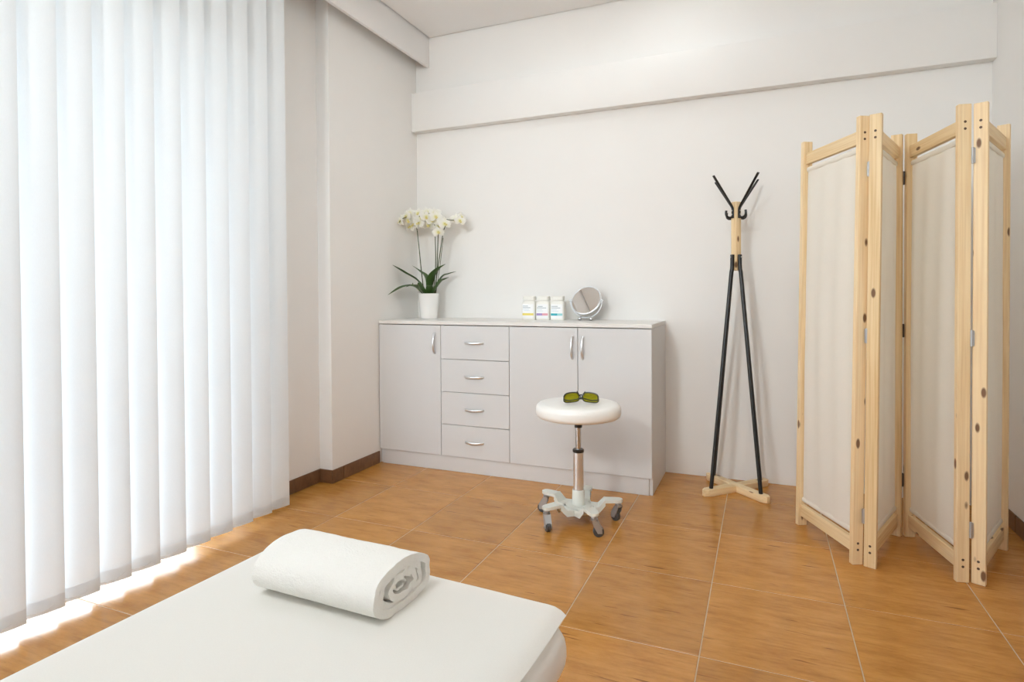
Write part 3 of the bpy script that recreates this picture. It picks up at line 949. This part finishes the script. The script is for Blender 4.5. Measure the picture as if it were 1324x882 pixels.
# ------------------------------------------------------------------ treatment couch, sheet and towel
BX, BY = 1.705, -2.80
rzb = math.radians(-2.6)
tc_ = thing('treatment_couch', 'cream padded treatment couch in the foreground under white paper', 'couch', (BX, BY, 0), rzb)
BW, BL, BZ = .630, 1.86, .598
def rr3(w0, y0, y1, r, z0, z1, rad):
    """cushion: rounded rectangle in plan, rounded top and bottom edges"""
    m = MB(); secs = []
    def outl(ins):
        P = []
        x0, x1 = -w0/2+ins, w0/2-ins
        for cx, cy, a0 in ((x1-r, y1-ins-r, 0), (x0+r, y1-ins-r, PI/2), (x0+r, y0+ins+r, PI), (x1-r, y0+ins+r, 1.5*PI)):
            for k in range(7):
                a = a0+PI/2*k/6
                P.append((cx+r*math.cos(a), cy+r*math.sin(a)))
        return P
    for k in range(7):
        a = PI/2*k/6
        secs.append((outl(rad*(1-math.sin(a))), z0+rad*(1-math.cos(a))))
    for k in range(7):
        a = PI/2*k/6
        secs.append((outl(rad*(1-math.cos(a))), z1-rad*(1-math.sin(a))))
    return loft(m, secs)
rr3(BW, -BL, .014, .045, BZ-.105, BZ, .048).build('cushion', WHITEV, tc_, angle=60)
MB().box((-BW/2+.03, -BL+.04, BZ-.135), (BW/2-.03, -.05, BZ-.1055)).build('base_board', LTOP, tc_, bevel=.003)
for sx in (-1, 1):
    for y in (-.22, -BL+.22):
        MB().box((sx*(BW/2-.09)-.02, y-.02, 0), (sx*(BW/2-.09)+.02, y+.02, BZ-.136)).build('leg', CREAMM, tc_, bevel=.003)
    MB().box((sx*(BW/2-.09)-.012, -BL+.242, .12), (sx*(BW/2-.09)+.012, -.242, .145)).build('side_rail', CREAMM, tc_, bevel=.002)
# paper sheet: flat on the top, drooping over the left edge, the foot and (a little) the right edge
def sheet_pt(u, v):
    L = .39; R_ = .266
    xs = -L + (L+R_+.036)*u                       # developed width
    y1 = .010 + .016*(1-u)
    ys = y1 - (BL-.02)*v                          # developed length
    z = BZ + .0022
    x, y = xs, ys
    ed = -BW/2+.020
    if xs < ed:
        t = ed-xs; r = .030; a = min(t/r, 1.45)
        x = ed - r*math.sin(a) - max(0, t-r*1.45)*.10; z -= r*(1-math.cos(a)) + max(0, t-r*1.45)
    if xs > R_:
        t = xs-R_; r = .050; a = t/r
        x = R_ + r*math.sin(a) + .004*min(1, t/.02); z -= r*(1-math.cos(a)) - .002*min(1, t/.02)
        x += .0025*math.sin(v*23)*t/.036
    if ys > -.010:
        t = ys+.010
        z -= t*t*6
    z += .0012*noise.noise((xs*4, ys*4, 0))+.0006*noise.noise((xs*13, ys*9, 3))
    return Vector((x, y, max(z, BZ-.16)))
sh = MB().grid(sheet_pt, 64, 90).build('paper_sheet', PAPER, None, thick=0, fixn=True, angle=60)
sh.location = (BX, BY, 0); sh.rotation_euler = (0, 0, rzb)
tag(sh, 'white disposable paper sheet spread over the treatment couch', 'sheet')

# rolled towel
TWL, TW_, TH_ = .244, .122, .058
tw = thing('towel', 'white terry towel rolled up on the paper covered couch', 'towel', (1.647, -2.898, BZ+.0095), math.radians(-1.5))
def roll_pt(th, r):
    # flattened roll: ellipse sitting on the bed
    y = r*math.cos(th)*TW_/2; z = r*math.sin(th)*TH_/2
    # flat underside
    zz = z + TH_/2
    if zz < .012: zz = .012*math.exp((zz-.012)/.012)
    return y, zz
def towel_layer(turn0, turn1, r0_, r1_, x0, x1, skew, n, nx, thick, name):
    m = MB()
    def fn(u, v):
        th = -.55*PI + 2*PI*(turn0+(turn1-turn0)*v)
        r = r0_ + (r1_-r0_)*v
        y, z = roll_pt(th, r)
        endw = 1+.0
        sk = skew*(y/TW_)
        x = (x0 + (x1-x0)*u) + sk + .004*noise.noise((v*14, u*2, 5))*(1 if u in (0, 1) else .2)
        lump = .0035*noise.noise((x*16, v*9, turn0)) + .0012*noise.noise((x*70, v*44, 3))
        q = 1 if name == 'outer_fold' else .4
        yy = y*(1+lump*9*q); zz = z*(1+lump*6*q)
        return (x, yy, zz)
    m.grid(fn, nx, n)
    return m.build(name, TOWEL, tw, thick=thick, fixn=True, angle=80)
towel_layer(0, 1.12, .985, 1.0, -TWL/2, TWL/2, .008, 96, 60, -.013, 'outer_fold')
towel_layer(.02, 1.10, .70, .74, -TWL/2+.006, TWL/2-.004, .008, 64, 24, -.012, 'inner_fold')
towel_layer(.35, 1.45, .34, .44, -TWL/2+.008, TWL/2-.002, .008, 54, 20, -.011, 'inner_fold')
towel_layer(.1, 1.1, .17, .17, -TWL/2+.012, TWL/2-.008, .008, 40, 16, -.004, 'core_fold')
